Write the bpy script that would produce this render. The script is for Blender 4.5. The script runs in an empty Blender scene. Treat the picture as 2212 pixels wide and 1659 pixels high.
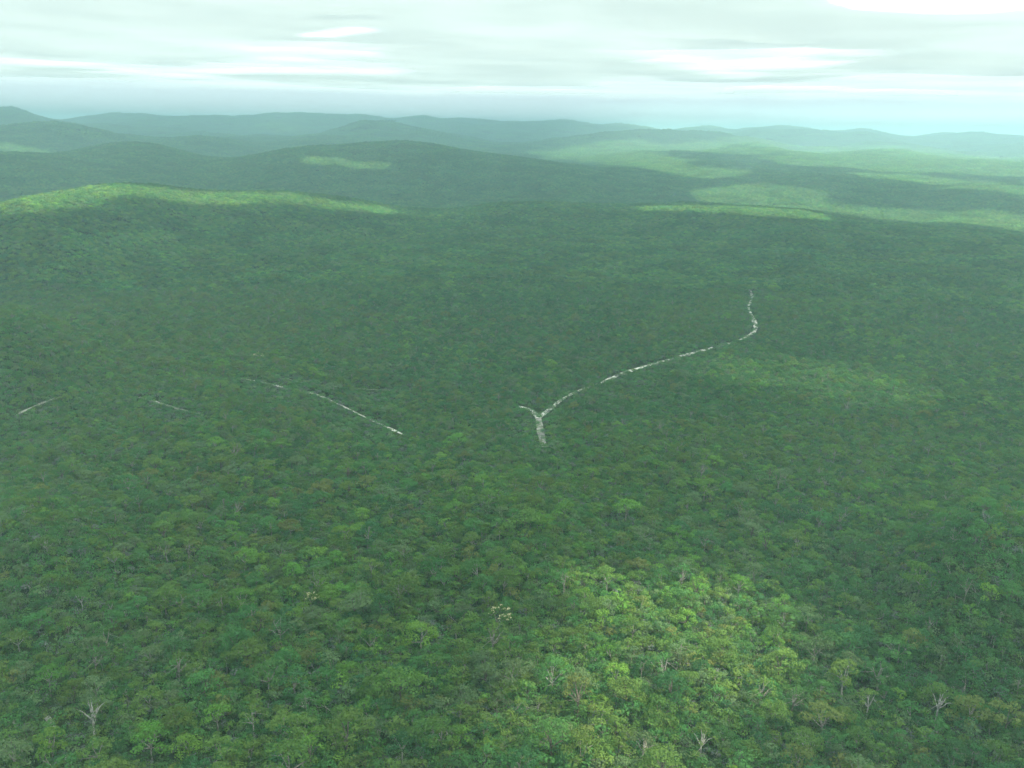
import bpy, math, random
import numpy as np
from mathutils import Matrix, Vector

random.seed(7)
RS = np.random.RandomState(7)
scene = bpy.context.scene
COL = scene.collection

# ------------------------------------------------------------------ camera
CAM_Z = 200.0
PITCH = math.radians(16.1)
ROLL = math.radians(1.0)
HFOV = math.radians(60.0)
cam_d = bpy.data.cameras.new('camera')
cam_d.sensor_width = 36.0
cam_d.lens = 18.0 / math.tan(HFOV / 2)
cam_d.clip_start = 1.0
cam_d.clip_end = 250000.0
cam = bpy.data.objects.new('camera', cam_d)
COL.objects.link(cam)
cam.matrix_world = (Matrix.Translation((0, 0, CAM_Z)) @ Matrix.Rotation(math.pi / 2 - PITCH, 4, 'X')
                    @ Matrix.Rotation(ROLL, 4, 'Z'))
scene.camera = cam
CAMR = np.array(cam.matrix_world.to_3x3())

# ------------------------------------------------------------------ sky and sun
SUN_AZ, SUN_EL = math.radians(108), math.radians(52)
SUN = np.array([math.sin(SUN_AZ) * math.cos(SUN_EL), math.cos(SUN_AZ) * math.cos(SUN_EL), math.sin(SUN_EL)])
SKY_STRENGTH = 0.06
SUN_STRENGTH = 5.0
HAZE_DENSITY = 1.6e-4

world = bpy.data.worlds.new('World')
scene.world = world
world.use_nodes = True
wn, wl = world.node_tree.nodes, world.node_tree.links
wn.clear()
w_out = wn.new('ShaderNodeOutputWorld')
w_bg = wn.new('ShaderNodeBackground')
w_bg.inputs['Strength'].default_value = SKY_STRENGTH
w_sky = wn.new('ShaderNodeTexSky')
w_sky.sky_type = 'NISHITA'
w_sky.sun_disc = False
w_sky.sun_elevation = SUN_EL
w_sky.sun_rotation = SUN_AZ
w_sky.air_density = 1.0
w_sky.dust_density = 2.5
w_sky.ozone_density = 1.0
# a high veil of pale cloud over the clear sky
w_tc = wn.new('ShaderNodeTexCoord')
w_sep = wn.new('ShaderNodeSeparateXYZ')
wl.new(w_tc.outputs['Generated'], w_sep.inputs[0])
w_z = wn.new('ShaderNodeMath'); w_z.operation = 'MAXIMUM'; w_z.inputs[1].default_value = 0.0
wl.new(w_sep.outputs['Z'], w_z.inputs[0])
w_z2 = wn.new('ShaderNodeMath'); w_z2.operation = 'ADD'; w_z2.inputs[1].default_value = 0.05
wl.new(w_z.outputs[0], w_z2.inputs[0])
w_dx = wn.new('ShaderNodeMath'); w_dx.operation = 'DIVIDE'
w_dy = wn.new('ShaderNodeMath'); w_dy.operation = 'DIVIDE'
wl.new(w_sep.outputs['X'], w_dx.inputs[0]); wl.new(w_z2.outputs[0], w_dx.inputs[1])
wl.new(w_sep.outputs['Y'], w_dy.inputs[0]); wl.new(w_z2.outputs[0], w_dy.inputs[1])
w_cmb = wn.new('ShaderNodeCombineXYZ')
wl.new(w_dx.outputs[0], w_cmb.inputs[0]); wl.new(w_dy.outputs[0], w_cmb.inputs[1])
w_noi = wn.new('ShaderNodeTexNoise')
w_noi.inputs['Scale'].default_value = 0.55
w_noi.inputs['Detail'].default_value = 6.0
w_noi.inputs['Roughness'].default_value = 0.5
wl.new(w_cmb.outputs[0], w_noi.inputs['Vector'])
w_ramp = wn.new('ShaderNodeValToRGB')
w_ramp.color_ramp.elements[0].position = 0.25
w_ramp.color_ramp.elements[0].color = (0.45, 0.45, 0.45, 1)
w_ramp.color_ramp.elements[1].position = 0.60
w_ramp.color_ramp.elements[1].color = (1, 1, 1, 1)
wl.new(w_noi.outputs['Fac'], w_ramp.inputs[0])
w_mix = wn.new('ShaderNodeMix'); w_mix.data_type = 'RGBA'
wl.new(w_ramp.outputs[0], w_mix.inputs['Factor'])
wl.new(w_sky.outputs[0], w_mix.inputs['A'])
w_mix.inputs['B'].default_value = (7.4, 8.8, 9.2, 1)
w_tint = wn.new('ShaderNodeMix'); w_tint.data_type = 'RGBA'; w_tint.blend_type = 'MULTIPLY'
w_tint.inputs['Factor'].default_value = 1.0
wl.new(w_mix.outputs['Result'], w_tint.inputs['A'])
# an overcast sky is about three times brighter overhead than near the horizon
w_cie = wn.new('ShaderNodeMath'); w_cie.operation = 'MULTIPLY_ADD'; w_cie.inputs[1].default_value = 1.8; w_cie.inputs[2].default_value = 0.57
w_z0 = wn.new('ShaderNodeMath'); w_z0.operation = 'MAXIMUM'; w_z0.inputs[1].default_value = 0.0
wl.new(w_sep.outputs['Z'], w_z0.inputs[0]); wl.new(w_z0.outputs[0], w_cie.inputs[0])
w_noi2 = wn.new('ShaderNodeTexNoise')
w_noi2.inputs['Scale'].default_value = 1.1; w_noi2.inputs['Detail'].default_value = 4.0; w_noi2.inputs['Roughness'].default_value = 0.45
wl.new(w_cmb.outputs[0], w_noi2.inputs['Vector'])
w_mr2 = wn.new('ShaderNodeMapRange')
w_mr2.inputs['From Min'].default_value = 0.36; w_mr2.inputs['From Max'].default_value = 0.64
w_mr2.inputs['To Min'].default_value = 0.82; w_mr2.inputs['To Max'].default_value = 1.10
wl.new(w_noi2.outputs['Fac'], w_mr2.inputs['Value'])
w_mul = wn.new('ShaderNodeMath'); w_mul.operation = 'MULTIPLY'
w_fade = wn.new('ShaderNodeMapRange'); w_fade.interpolation_type = 'SMOOTHSTEP'
w_fade.inputs['From Min'].default_value = 0.035; w_fade.inputs['From Max'].default_value = 0.12
wl.new(w_sep.outputs['Z'], w_fade.inputs['Value'])
w_fm = wn.new('ShaderNodeMix'); w_fm.data_type = 'FLOAT'
wl.new(w_fade.outputs[0], w_fm.inputs['Factor']); w_fm.inputs['A'].default_value = 1.0; wl.new(w_mr2.outputs[0], w_fm.inputs['B'])
w_fc = wn.new('ShaderNodeMix'); w_fc.data_type = 'FLOAT'
wl.new(w_fade.outputs[0], w_fc.inputs['Factor']); w_fc.inputs['A'].default_value = 1.0; wl.new(w_ramp.outputs[0], w_fc.inputs['B'])
wl.new(w_fc.outputs['Result'], w_mix.inputs['Factor'])
wl.new(w_cie.outputs[0], w_mul.inputs[0]); wl.new(w_fm.outputs['Result'], w_mul.inputs[1])
wl.new(w_mul.outputs[0], w_tint.inputs['B'])
wl.new(w_tint.outputs['Result'], w_bg.inputs['Color'])
wl.new(w_bg.outputs[0], w_out.inputs['Surface'])

sun_d = bpy.data.lights.new('sun', 'SUN')
sun_d.energy = SUN_STRENGTH
sun_d.angle = math.radians(0.53)
sun_d.color = (1.0, 0.90, 0.66)
sun = bpy.data.objects.new('sun', sun_d)
COL.objects.link(sun)
sun.rotation_euler = Vector(SUN).to_track_quat('Z', 'Y').to_euler()
sun.location = (0, 0, 1500)

scene.view_settings.view_transform = 'Standard'
scene.view_settings.look = 'None'
scene.view_settings.exposure = 1.68
scene.view_settings.gamma = 1.0
scene.render.engine = 'CYCLES'
cy = scene.cycles
cy.max_bounces = 5
cy.diffuse_bounces = 2
cy.glossy_bounces = 1
cy.transmission_bounces = 3
cy.transparent_max_bounces = 12
cy.volume_bounces = 1
cy.use_denoising = True
cy.caustics_reflective = False
cy.caustics_refractive = False
cy.sample_clamp_indirect = 4.0

# ------------------------------------------------------------------ noise, terrain
def hash2(ix, iy, seed):
    h = (ix.astype(np.int64) * 374761393 + iy.astype(np.int64) * 668265263 + seed * 2147483647 // 7) & 0xffffffff
    h = ((h ^ (h >> 13)) * 1274126177) & 0xffffffff
    h = (h ^ (h >> 16)) & 0xffffffff
    return h / 4294967295.0

def vnoise(x, y, seed=0):
    ix, iy = np.floor(x), np.floor(y)
    fx, fy = x - ix, y - iy
    fx = fx * fx * fx * (fx * (fx * 6 - 15) + 10); fy = fy * fy * fy * (fy * (fy * 6 - 15) + 10)
    a, b = hash2(ix, iy, seed), hash2(ix + 1, iy, seed)
    c, d = hash2(ix, iy + 1, seed), hash2(ix + 1, iy + 1, seed)
    return (a + (b - a) * fx) * (1 - fy) + (c + (d - c) * fx) * fy

def fbm(x, y, scale, octv=4, seed=0, gain=0.5):
    x = np.asarray(x, float) / scale; y = np.asarray(y, float) / scale
    s, a, n = 0.0, 1.0, 0.0
    for o in range(octv):
        s = s + a * vnoise(x, y, seed + o * 17); n += a
        x, y = x * 1.93 + 5.3 + y * 0.31, y * 1.93 - 3.1 - x * 0.31
        a *= gain
    return s / n

F_PX = 1106.0 / math.tan(HFOV / 2)       # focal length for a 2212 px wide picture
def ray(px, py):
    d = CAMR @ np.array([(px - 1106) / F_PX, -(py - 829.5) / F_PX, -1.0])
    return d / math.hypot(d[0], d[1])     # horizontal length one

# (picture x, picture y, distance) of crests and slopes of the hills
CTRL = [
    (60, 1100, 420), (1100, 1100, 400), (2150, 1100, 400), (0, 672, 790), (400, 785, 735), (850, 880, 640),
    (0, 452, 1400), (120, 420, 1560), (250, 397, 1700), (420, 409, 1760), (600, 415, 1820), (760, 430, 1880), (1100, 438, 2000),
    (1300, 441, 2000), (1500, 442, 1990), (1700, 452, 1950), (1850, 478, 1900), (2030, 500, 1820), (2212, 520, 1750),
    (0, 335, 3000), (300, 306, 3600), (600, 330, 3100), (720, 315, 3200), (850, 304, 3300), (960, 316, 3250), (1100, 342, 3100), (1250, 365, 3000),
    (1500, 352, 3400), (1750, 332, 4300), (1620, 312, 5000), (2100, 345, 4300), (2212, 420, 2800), (1900, 405, 2850), (1700, 388, 2850), (1930, 325, 5000), (1350, 330, 4300),
    (0, 275, 4800), (130, 265, 5000), (270, 291, 5000), (700, 296, 5200), (450, 300, 4800),
    (780, 270, 6300), (855, 264, 6300), (935, 282, 6300), (1240, 294, 6000), (1350, 283, 6000), (1500, 291, 6000), (1600, 296, 6200),
    (1750, 283, 8000), (1650, 287, 8000), (1860, 291, 8000),
    (0, 236, 7500), (40, 238, 7500), (78, 250, 7700),
    (200, 250, 9500), (300, 245, 9500), (420, 252, 9500), (520, 250, 9500), (600, 243, 9500), (665, 248, 9600), (730, 251, 9500), (800, 250, 9500), (850, 257, 9600), (900, 250, 9500),
    (1000, 257, 9500), (1100, 264, 9500), (1180, 261, 9500), (1250, 268, 9500), (1350, 270, 9700), (1500, 275, 9900),
    (1620, 278, 10200), (1700, 280, 10400), (1740, 282, 9200), (1800, 285, 9400), (1900, 289, 9400), (1850, 288, 10400), (2110, 292, 9700), (2000, 291, 10800), (2212, 294, 11000),
]
# hollows, given by height
DIPS = [(x, 2450, -8) for x in (-0.5, -0.35, -0.2, -0.05, 0.1, 0.25, 0.4, 0.55)] + [(x, 1150, 0) for x in (-0.55, -0.4, -0.2, 0, 0.2, 0.4, 0.55)] \
    + [(x, 4100, 50) for x in (-0.5, -0.35, -0.2, -0.05, 0.08)] + [(x, 7100, 70) for x in (-0.3, -0.15, 0, 0.15, 0.3, 0.45)] + [(-0.5, 5900, 60), (-0.4, 6100, 60)] \
    + [(-0.42, 900, 0), (-0.3, 880, -4)] + [(x, 250, 0) for x in (-0.6, -0.3, 0, 0.3, 0.6)] + [(x, 650, 0) for x in (0, 0.25, 0.5)]

_BR = np.log([100, 1200, 1800, 2500, 4000, 6000, 9500, 14000, 25000, 60000])
_BZ = [0, 0, 10, 5, 60, 90, 150, 100, 60, 30]
SA, SV = 0.052, 0.12
def _ndec(x, y, r):
    w = np.clip((r - 120) / 400, 0, 1)
    n = (fbm(x, y, 260, 3, 3) - 0.5) * 14 * w * np.clip(r / 1200, 0.35, 1)
    n = n + (fbm(x, y, 1000, 5, 9, .55) - 0.5) * 110 * np.clip((r - 2000) / 5000, 0, 1)
    n = n + (fbm(x, y, 420, 3, 29) - 0.5) * 62 * np.clip((r - 2600) / 4000, 0, 1)
    return n
def _base(x, y, r):
    return np.interp(np.log(np.maximum(r, 50)), _BR, _BZ) + _ndec(x, y, r)
_cp = []
for px, py, D in CTRL:
    d = ray(px, py)
    _cp.append((math.atan2(d[0], d[1]), D, CAM_Z + D * d[2] - 7.0))      # the sight lines touch tree tops, nine metres up
_cp += list(DIPS)
_cp = np.array(_cp)
_ca, _cv = _cp[:, 0], np.log(_cp[:, 1])
_cs = np.where(_cp[:, 1] > 7400, 0.022, np.where(_cp[:, 1] > 4500, 0.032, SA))
_csv = np.where(_cp[:, 1] > 4500, 0.085, SV)
def _kern(a, v):
    return np.exp(-((a[:, None] - _ca[None]) ** 2) / (2 * _cs[None] ** 2) - ((v[:, None] - _cv[None]) ** 2) / (2 * _csv[None] ** 2))
_cx, _cyy = np.sin(_ca) * _cp[:, 1], np.cos(_ca) * _cp[:, 1]
_rhs = _cp[:, 2] - _base(_cx, _cyy, _cp[:, 1])
_K = _kern(_ca, _cv)
_W = np.linalg.solve(_K + np.eye(len(_cp)) * 0.03, _rhs)
def terrain(x, y):
    x = np.atleast_1d(np.asarray(x, float)); y = np.atleast_1d(np.asarray(y, float))
    sh = x.shape; x = x.ravel(); y = y.ravel()
    r = np.hypot(x, y) + 1e-6
    a = np.arctan2(x, y); v = np.log(np.maximum(r, 60))
    z = _base(x, y, r)
    out = np.empty_like(z)
    for i in range(0, len(z), 40000):
        s = slice(i, i + 40000)
        out[s] = z[s] + _kern(a[s], v[s]) @ _W
    return out.reshape(sh)
def hit(px, py, dmax=20000, up=0.0):
    """where the line of sight through a picture point meets the ground"""
    d = ray(px, py)
    D = np.exp(np.linspace(math.log(150), math.log(dmax), 1600))
    zz = CAM_Z + D * d[2]
    g = terrain(d[0] * D, d[1] * D) + up
    k = np.argmax(zz < g)
    if not (zz < g).any(): k = int(np.argmin((zz - g) / D))      # just over a crest: take the crest
    return np.array([d[0] * D[k], d[1] * D[k], g[k]])

# ------------------------------------------------------------------ helpers
def mesh_obj(name, verts, faces, mats, parent=None, link=True, midx=None, smooth=False):
    me = bpy.data.meshes.new(name)
    me.from_pydata([tuple(v) for v in verts] if not isinstance(verts, np.ndarray) else verts.tolist(), [], faces if isinstance(faces, list) else faces.tolist())
    for m in mats: me.materials.append(m)
    if midx is not None: me.polygons.foreach_set('material_index', midx)
    if smooth: me.polygons.foreach_set('use_smooth', [True] * len(me.polygons))
    me.update()
    o = bpy.data.objects.new(name, me)
    if link: COL.objects.link(o)
    if parent: o.parent = parent
    return o
def node_mat(name):
    m = bpy.data.materials.new(name); m.use_nodes = True
    m.node_tree.nodes.clear()
    return m, m.node_tree.nodes, m.node_tree.links

def leaf_material(name, col, trans=0.5, var=0.20, own=0.10):
    m, n, l = node_mat(name)
    out = n.new('ShaderNodeOutputMaterial')
    oi = n.new('ShaderNodeObjectInfo')
    geo = n.new('ShaderNodeNewGeometry')
    hsv = n.new('ShaderNodeHueSaturation')
    hsv.inputs['Color'].default_value = (*col, 1)
    mr = n.new('ShaderNodeMapRange'); mr.inputs['To Min'].default_value = 0.485; mr.inputs['To Max'].default_value = 0.515
    l.new(oi.outputs['Random'], mr.inputs['Value']); l.new(mr.outputs[0], hsv.inputs['Hue'])
    mv = n.new('ShaderNodeMapRange'); mv.inputs['To Min'].default_value = 1 - var; mv.inputs['To Max'].default_value = 1 + var
    mo = n.new('ShaderNodeMapRange'); mo.inputs['To Min'].default_value = 1 - own; mo.inputs['To Max'].default_value = 1 + own
    l.new(geo.outputs['Random Per Island'], mo.inputs['Value'])
    add = n.new('ShaderNodeMath'); add.operation = 'MULTIPLY'; add.inputs[1].default_value = 7.31
    l.new(oi.outputs['Random'], add.inputs[0])
    fr = n.new('ShaderNodeMath'); fr.operation = 'FRACT'
    l.new(add.outputs[0], fr.inputs[0]); l.new(fr.outputs[0], mv.inputs['Value'])
    mm = n.new('ShaderNodeMath'); mm.operation = 'MULTIPLY'
    l.new(mv.outputs[0], mm.inputs[0]); l.new(mo.outputs[0], mm.inputs[1]); l.new(mm.outputs[0], hsv.inputs['Value'])
    dif = n.new('ShaderNodeBsdfDiffuse'); tr = n.new('ShaderNodeBsdfTranslucent'); mx = n.new('ShaderNodeMixShader')
    mx.inputs[0].default_value = trans
    l.new(hsv.outputs[0], dif.inputs['Color']); l.new(hsv.outputs[0], tr.inputs['Color'])
    l.new(dif.outputs[0], mx.inputs[1]); l.new(tr.outputs[0], mx.inputs[2])
    l.new(mx.outputs[0], out.inputs['Surface'])
    return m
def noise_material(name, c0, c1, scale, detail=4, coord='Object'):
    m, n, l = node_mat(name)
    out = n.new('ShaderNodeOutputMaterial'); dif = n.new('ShaderNodeBsdfDiffuse')
    tc = n.new('ShaderNodeTexCoord'); no = n.new('ShaderNodeTexNoise'); rp = n.new('ShaderNodeValToRGB')
    no.inputs['Scale'].default_value = scale; no.inputs['Detail'].default_value = detail
    rp.color_ramp.elements[0].position = 0.35; rp.color_ramp.elements[0].color = (*c0, 1)
    rp.color_ramp.elements[1].position = 0.65; rp.color_ramp.elements[1].color = (*c1, 1)
    l.new(tc.outputs[coord], no.inputs['Vector']); l.new(no.outputs['Fac'], rp.inputs[0])
    l.new(rp.outputs[0], dif.inputs['Color']); l.new(dif.outputs[0], out.inputs['Surface'])
    return m

TINTS = {                      # name: leaf colour
    'green': (0.050, 0.122, 0.036),
    'olive': (0.071, 0.124, 0.031),
    'bright': (0.078, 0.160, 0.030),
    'dark': (0.036, 0.096, 0.034),
    'greygreen': (0.074, 0.118, 0.052),
    'russet': (0.090, 0.114, 0.034),
}
TN = list(TINTS)
LEAF = {k: leaf_material('leaves_' + k, tuple(2.0 * q for q in v)) for k, v in TINTS.items()}   # reflected and transmitted light share this
LEAF['grey'] = leaf_material('leaves_grey_twigs', (0.13, 0.15, 0.13), 0.1)
LEAF['cream'] = leaf_material('blossom_cream', (0.55, 0.50, 0.30), 0.2)
LEAF['orange'] = leaf_material('leaves_orange', (0.42, 0.22, 0.05), 0.2)
BARK = noise_material('bark_pale', (0.13, 0.12, 0.10), (0.34, 0.32, 0.28), 3.0)
BARKD = noise_material('bark_dark', (0.07, 0.06, 0.05), (0.20, 0.18, 0.15), 3.0)
BARKW = noise_material('bark_bleached', (0.17, 0.165, 0.15), (0.40, 0.385, 0.35), 2.0)
SAND = noise_material('white_sand', (0.50, 0.48, 0.42), (0.78, 0.76, 0.70), 0.35)
SANDG = noise_material('grey_sand', (0.24, 0.23, 0.20), (0.42, 0.41, 0.36), 0.3)

# ------------------------------------------------------------------ ground
def ground_material():
    m, n, l = node_mat('forest_floor')
    out = n.new('ShaderNodeOutputMaterial'); dif = n.new('ShaderNodeBsdfDiffuse')
    tc = n.new('ShaderNodeTexCoord')
    no = n.new('ShaderNodeTexNoise'); no.inputs['Scale'].default_value = 0.12; no.inputs['Detail'].default_value = 8
    no.inputs['Roughness'].default_value = 0.7
    rp = n.new('ShaderNodeValToRGB')
    rp.color_ramp.elements[0].position = 0.3; rp.color_ramp.elements[0].color = (0.022, 0.045, 0.016, 1)
    rp.color_ramp.elements[1].position = 0.72; rp.color_ramp.elements[1].color = (0.060, 0.085, 0.035, 1)
    l.new(tc.outputs['Object'], no.inputs['Vector']); l.new(no.outputs['Fac'], rp.inputs[0])
    l.new(rp.outputs[0], dif.inputs['Color']); l.new(dif.outputs[0], out.inputs['Surface'])
    return m
def polar(a_front, n_front, n_back, radii):
    af = np.linspace(-a_front, a_front, n_front)
    ab = np.linspace(a_front, 2 * math.pi - a_front, n_back + 1)[1:-1]
    A = np.concatenate([af, ab])
    na, nr = len(A), len(radii)
    X = np.sin(A)[None] * radii[:, None]; Y = np.cos(A)[None] * radii[:, None]
    i = np.arange(nr - 1)[:, None]; j = np.arange(na)[None]
    j2 = (j + 1) % na
    q = np.stack([i * na + j + 0 * i, i * na + j2, (i + 1) * na + j2, (i + 1) * na + j + 0 * i], -1).reshape(-1, 4)
    return X.ravel(), Y.ravel(), q, na, nr
R = np.concatenate([[0.5, 40, 80], np.exp(np.linspace(math.log(120), math.log(58000), 380))])
gx, gy, gq, gna, gnr = polar(math.radians(42), 620, 110, R)
gz = terrain(gx, gy)
GV = np.stack([gx, gy, gz], -1)
ground = mesh_obj('ground', GV, gq[:, ::-1], [ground_material()], smooth=True)
ground['kind'] = 'structure'

# ------------------------------------------------------------------ sand tracks
TRACKS = [   # (material, half width, how open the margin is, picture points)
    ('grey', 2.3, 2.2, [(1176, 968), (1170, 945), (1166, 925), (1163, 905)]),
    ('pale', 2.0, 3.2, [(1163, 905), (1154, 893), (1141, 885), (1120, 880)]),
    ('pale', 1.7, 1.6, [(1163, 905), (1180, 890), (1196, 877), (1218, 861), (1250, 846), (1310, 823), (1350, 806), (1410, 788), (1460, 773),
                   (1520, 757), (1570, 743), (1610, 730), (1632, 712), (1628, 690), (1617, 665), (1624, 640), (1610, 615), (1597, 597), (1592, 588)]),
    ('pale', 1.3, 1.75, [(520, 818), (560, 826), (610, 837), (680, 852), (722, 870), (780, 898), (830, 920), (875, 941)]),
    ('grey', 0.9, 0.7, [(905, 955), (930, 966)]),
    ('grey', 0.8, 0.8, [(592, 815), (630, 822), (675, 831), (760, 838), (890, 842)]),
    ('grey', 1.1, 1.1, [(300, 858), (342, 870), (392, 886), (440, 898)]),
    ('grey', 0.9, 0.8, [(30, 900), (85, 876), (135, 857)]),
    ('grey', 0.9, 0.2, [(98, 1545), (108, 1560), (120, 1576)]),
    ('grey', 0.9, 0.25, [(136, 1630), (148, 1644), (165, 1668)]),
]
def smooth_line(P, step=4.0):
    P = np.array(P); out = []
    for i in range(len(P) - 1):
        p0 = P[max(i - 1, 0)]; p1 = P[i]; p2 = P[i + 1]; p3 = P[min(i + 2, len(P) - 1)]
        k = max(2, int(np.linalg.norm(p2 - p1) / step))
        for t in np.linspace(0, 1, k, endpoint=False):
            out.append(0.5 * ((2 * p1) + (-p0 + p2) * t + (2 * p0 - 5 * p1 + 4 * p2 - p3) * t * t + (-p0 + 3 * p1 - 3 * p2 + p3) * t ** 3))
    out.append(P[-1])
    return np.array(out)
track_pts = []
for kind, hw, opn, pts in TRACKS:
    W = smooth_line([hit(*p)[:2] for p in pts])
    T = np.gradient(W, axis=0); T /= np.linalg.norm(T, axis=1)[:, None]
    N = np.stack([-T[:, 1], T[:, 0]], -1)
    V, Fq = [], []
    cols = np.linspace(-1, 1, 5)
    L = len(W)
    wob = hw * (1 + 0.5 * (fbm(W[:, 0], W[:, 1], 14, 2, 21) - 0.5) * 2)
    worn = np.zeros(L)
    if len(pts) > 14:
        for (a_, b_) in (((1312, 822), (1410, 788)), ((1475, 769), (1522, 757)), ((1632, 712), (1629, 694))):
            qa, qb = hit(*a_)[:2], hit(*b_)[:2]
            mid_, hl_ = (qa + qb) / 2, np.linalg.norm(qa - qb) / 2
            worn = np.maximum(worn, np.clip(1.3 - np.hypot(W[:, 0] - mid_[0], W[:, 1] - mid_[1]) / hl_ , 0, .3) / .3)
        wob = wob * (1 + .45 * worn)
    if opn < .9: wob = wob * np.clip(1.6 * np.sin(np.linspace(.05, 3.09, L)), .1, 1) * (.6 + .8 * fbm(W[:, 0], W[:, 1], 3.0, 2, 71))
    P2 = W[:, None] + N[:, None] * (cols[None, :, None] * wob[:, None, None])
    z = terrain(P2[..., 0], P2[..., 1]) + 0.10 - 0.06 * (np.abs(cols)[None] < 0.3)
    V = np.concatenate([P2, z[..., None]], -1).reshape(-1, 3)
    for i in range(L - 1):
        for j in range(4):
            Fq.append((i * 5 + j, i * 5 + j + 1, (i + 1) * 5 + j + 1, (i + 1) * 5 + j))
    o = mesh_obj('sand_track', V, Fq, [SAND if kind == 'pale' else SANDG], smooth=True)
    o['kind'] = 'structure'
    for p, q, wn_ in zip(W, fbm(W[:, 0], W[:, 1], 28, 2, 61), worn): track_pts.append((p[0], p[1], hw * (1 + .45 * wn_), opn * max(np.clip(3.6 * (q - .20), .3, 1.5), 1.9 * wn_) * (.8 if len(pts) > 14 and wn_ < .1 else 1)))
track_pts = np.array(track_pts)
_cell = 60.0
_grid = {}
for x, y, h, op in track_pts:
    _grid.setdefault((int(x // _cell), int(y // _cell)), []).append((x, y, h, op))
def track_clear(x, y, side, front):
    """1 where nothing tall may stand: on the track and, towards the viewer, a low heath margin"""
    cx, cyy = int(x // _cell), int(y // _cell)
    r = math.hypot(x, y)
    for i in (-1, 0, 1):
        for j in (-1, 0, 1):
            for tx, ty, h, op in _grid.get((cx + i, cyy + j), ()):
                dx, dy = tx - x, ty - y
                along = (dx * x + dy * y) / r          # how far the track lies beyond
                across = abs(dx * y - dy * x) / r
                sd = side * min(1.0, .25 + op)
                if across < h + sd and -sd - h * 0.6 < along < front * op: return True
    return False

# ------------------------------------------------------------------ tree shapes
def tube(pts, rad, sides=5):
    V, F = [], []
    for k, (p, r) in enumerate(zip(pts, rad)):
        d = (pts[min(k + 1, len(pts) - 1)] - pts[max(k - 1, 0)]); d = d / (np.linalg.norm(d) + 1e-9)
        u = np.cross(d, [0.3, 1, 0.1]); u /= np.linalg.norm(u); w = np.cross(d, u)
        for s in range(sides):
            a = 2 * math.pi * s / sides
            V.append(p + r * (math.cos(a) * u + math.sin(a) * w))
    for k in range(len(pts) - 1):
        for s in range(sides):
            F.append([k * sides + s, k * sides + (s + 1) % sides, (k + 1) * sides + (s + 1) % sides, (k + 1) * sides + s])
    return V, F
def limb(rs, a, b, r0, r1, bend=0.12, n=4, sag=0.0):
    L = np.linalg.norm(b - a); pts = []
    for t in np.linspace(0, 1, n):
        j = rs.normal(0, bend * L * 0.35, 3) * (0 if t in (0, 1) else 1)
        p = a + (b - a) * t + j; p[2] -= sag * L * t * (1 - t)
        pts.append(p)
    return pts, list(np.linspace(r0, r1, n))
class Wood:
    def __init__(s): s.V, s.F = [], []
    def add(s, vf):
        o = len(s.V); s.V += list(vf[0]); s.F += [[i + o for i in f] for f in vf[1]]
def leaves(rs, centers, radii, per, size, squash=0.72, low=-0.35):
    """small leaf sprays on the outside of each clump"""
    C, Nn = [], []
    for c, r in zip(centers, radii):
        k = max(4, int(per * r * r))
        d = rs.normal(size=(k * 2, 3)); d /= np.linalg.norm(d, axis=1)[:, None]
        d = d[d[:, 2] > low][:k]
        rr = r * (0.70 + 0.38 * rs.rand(len(d)))
        C.append(c + d * rr[:, None] * [1, 1, squash])
        n = d * [1, 1, 1.3] + rs.normal(0, 0.32, d.shape)
        Nn.append(n / np.linalg.norm(n, axis=1)[:, None])
    C = np.concatenate(C); N = np.concatenate(Nn)
    t = np.cross(N, rs.normal(size=N.shape)); t /= np.linalg.norm(t, axis=1)[:, None]
    b = np.cross(N, t)
    s = (size * (0.6 + 0.8 * rs.rand(len(C))))[:, None]
    e = (0.55 + 0.35 * rs.rand(len(C)))[:, None]
    V = np.stack([C + t * s, C + b * s * e, C - t * s * (0.7), C - b * s * e + t * s * 0.15], 1).reshape(-1, 3)
    F = np.arange(len(V)).reshape(-1, 4)
    return V, F
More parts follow.
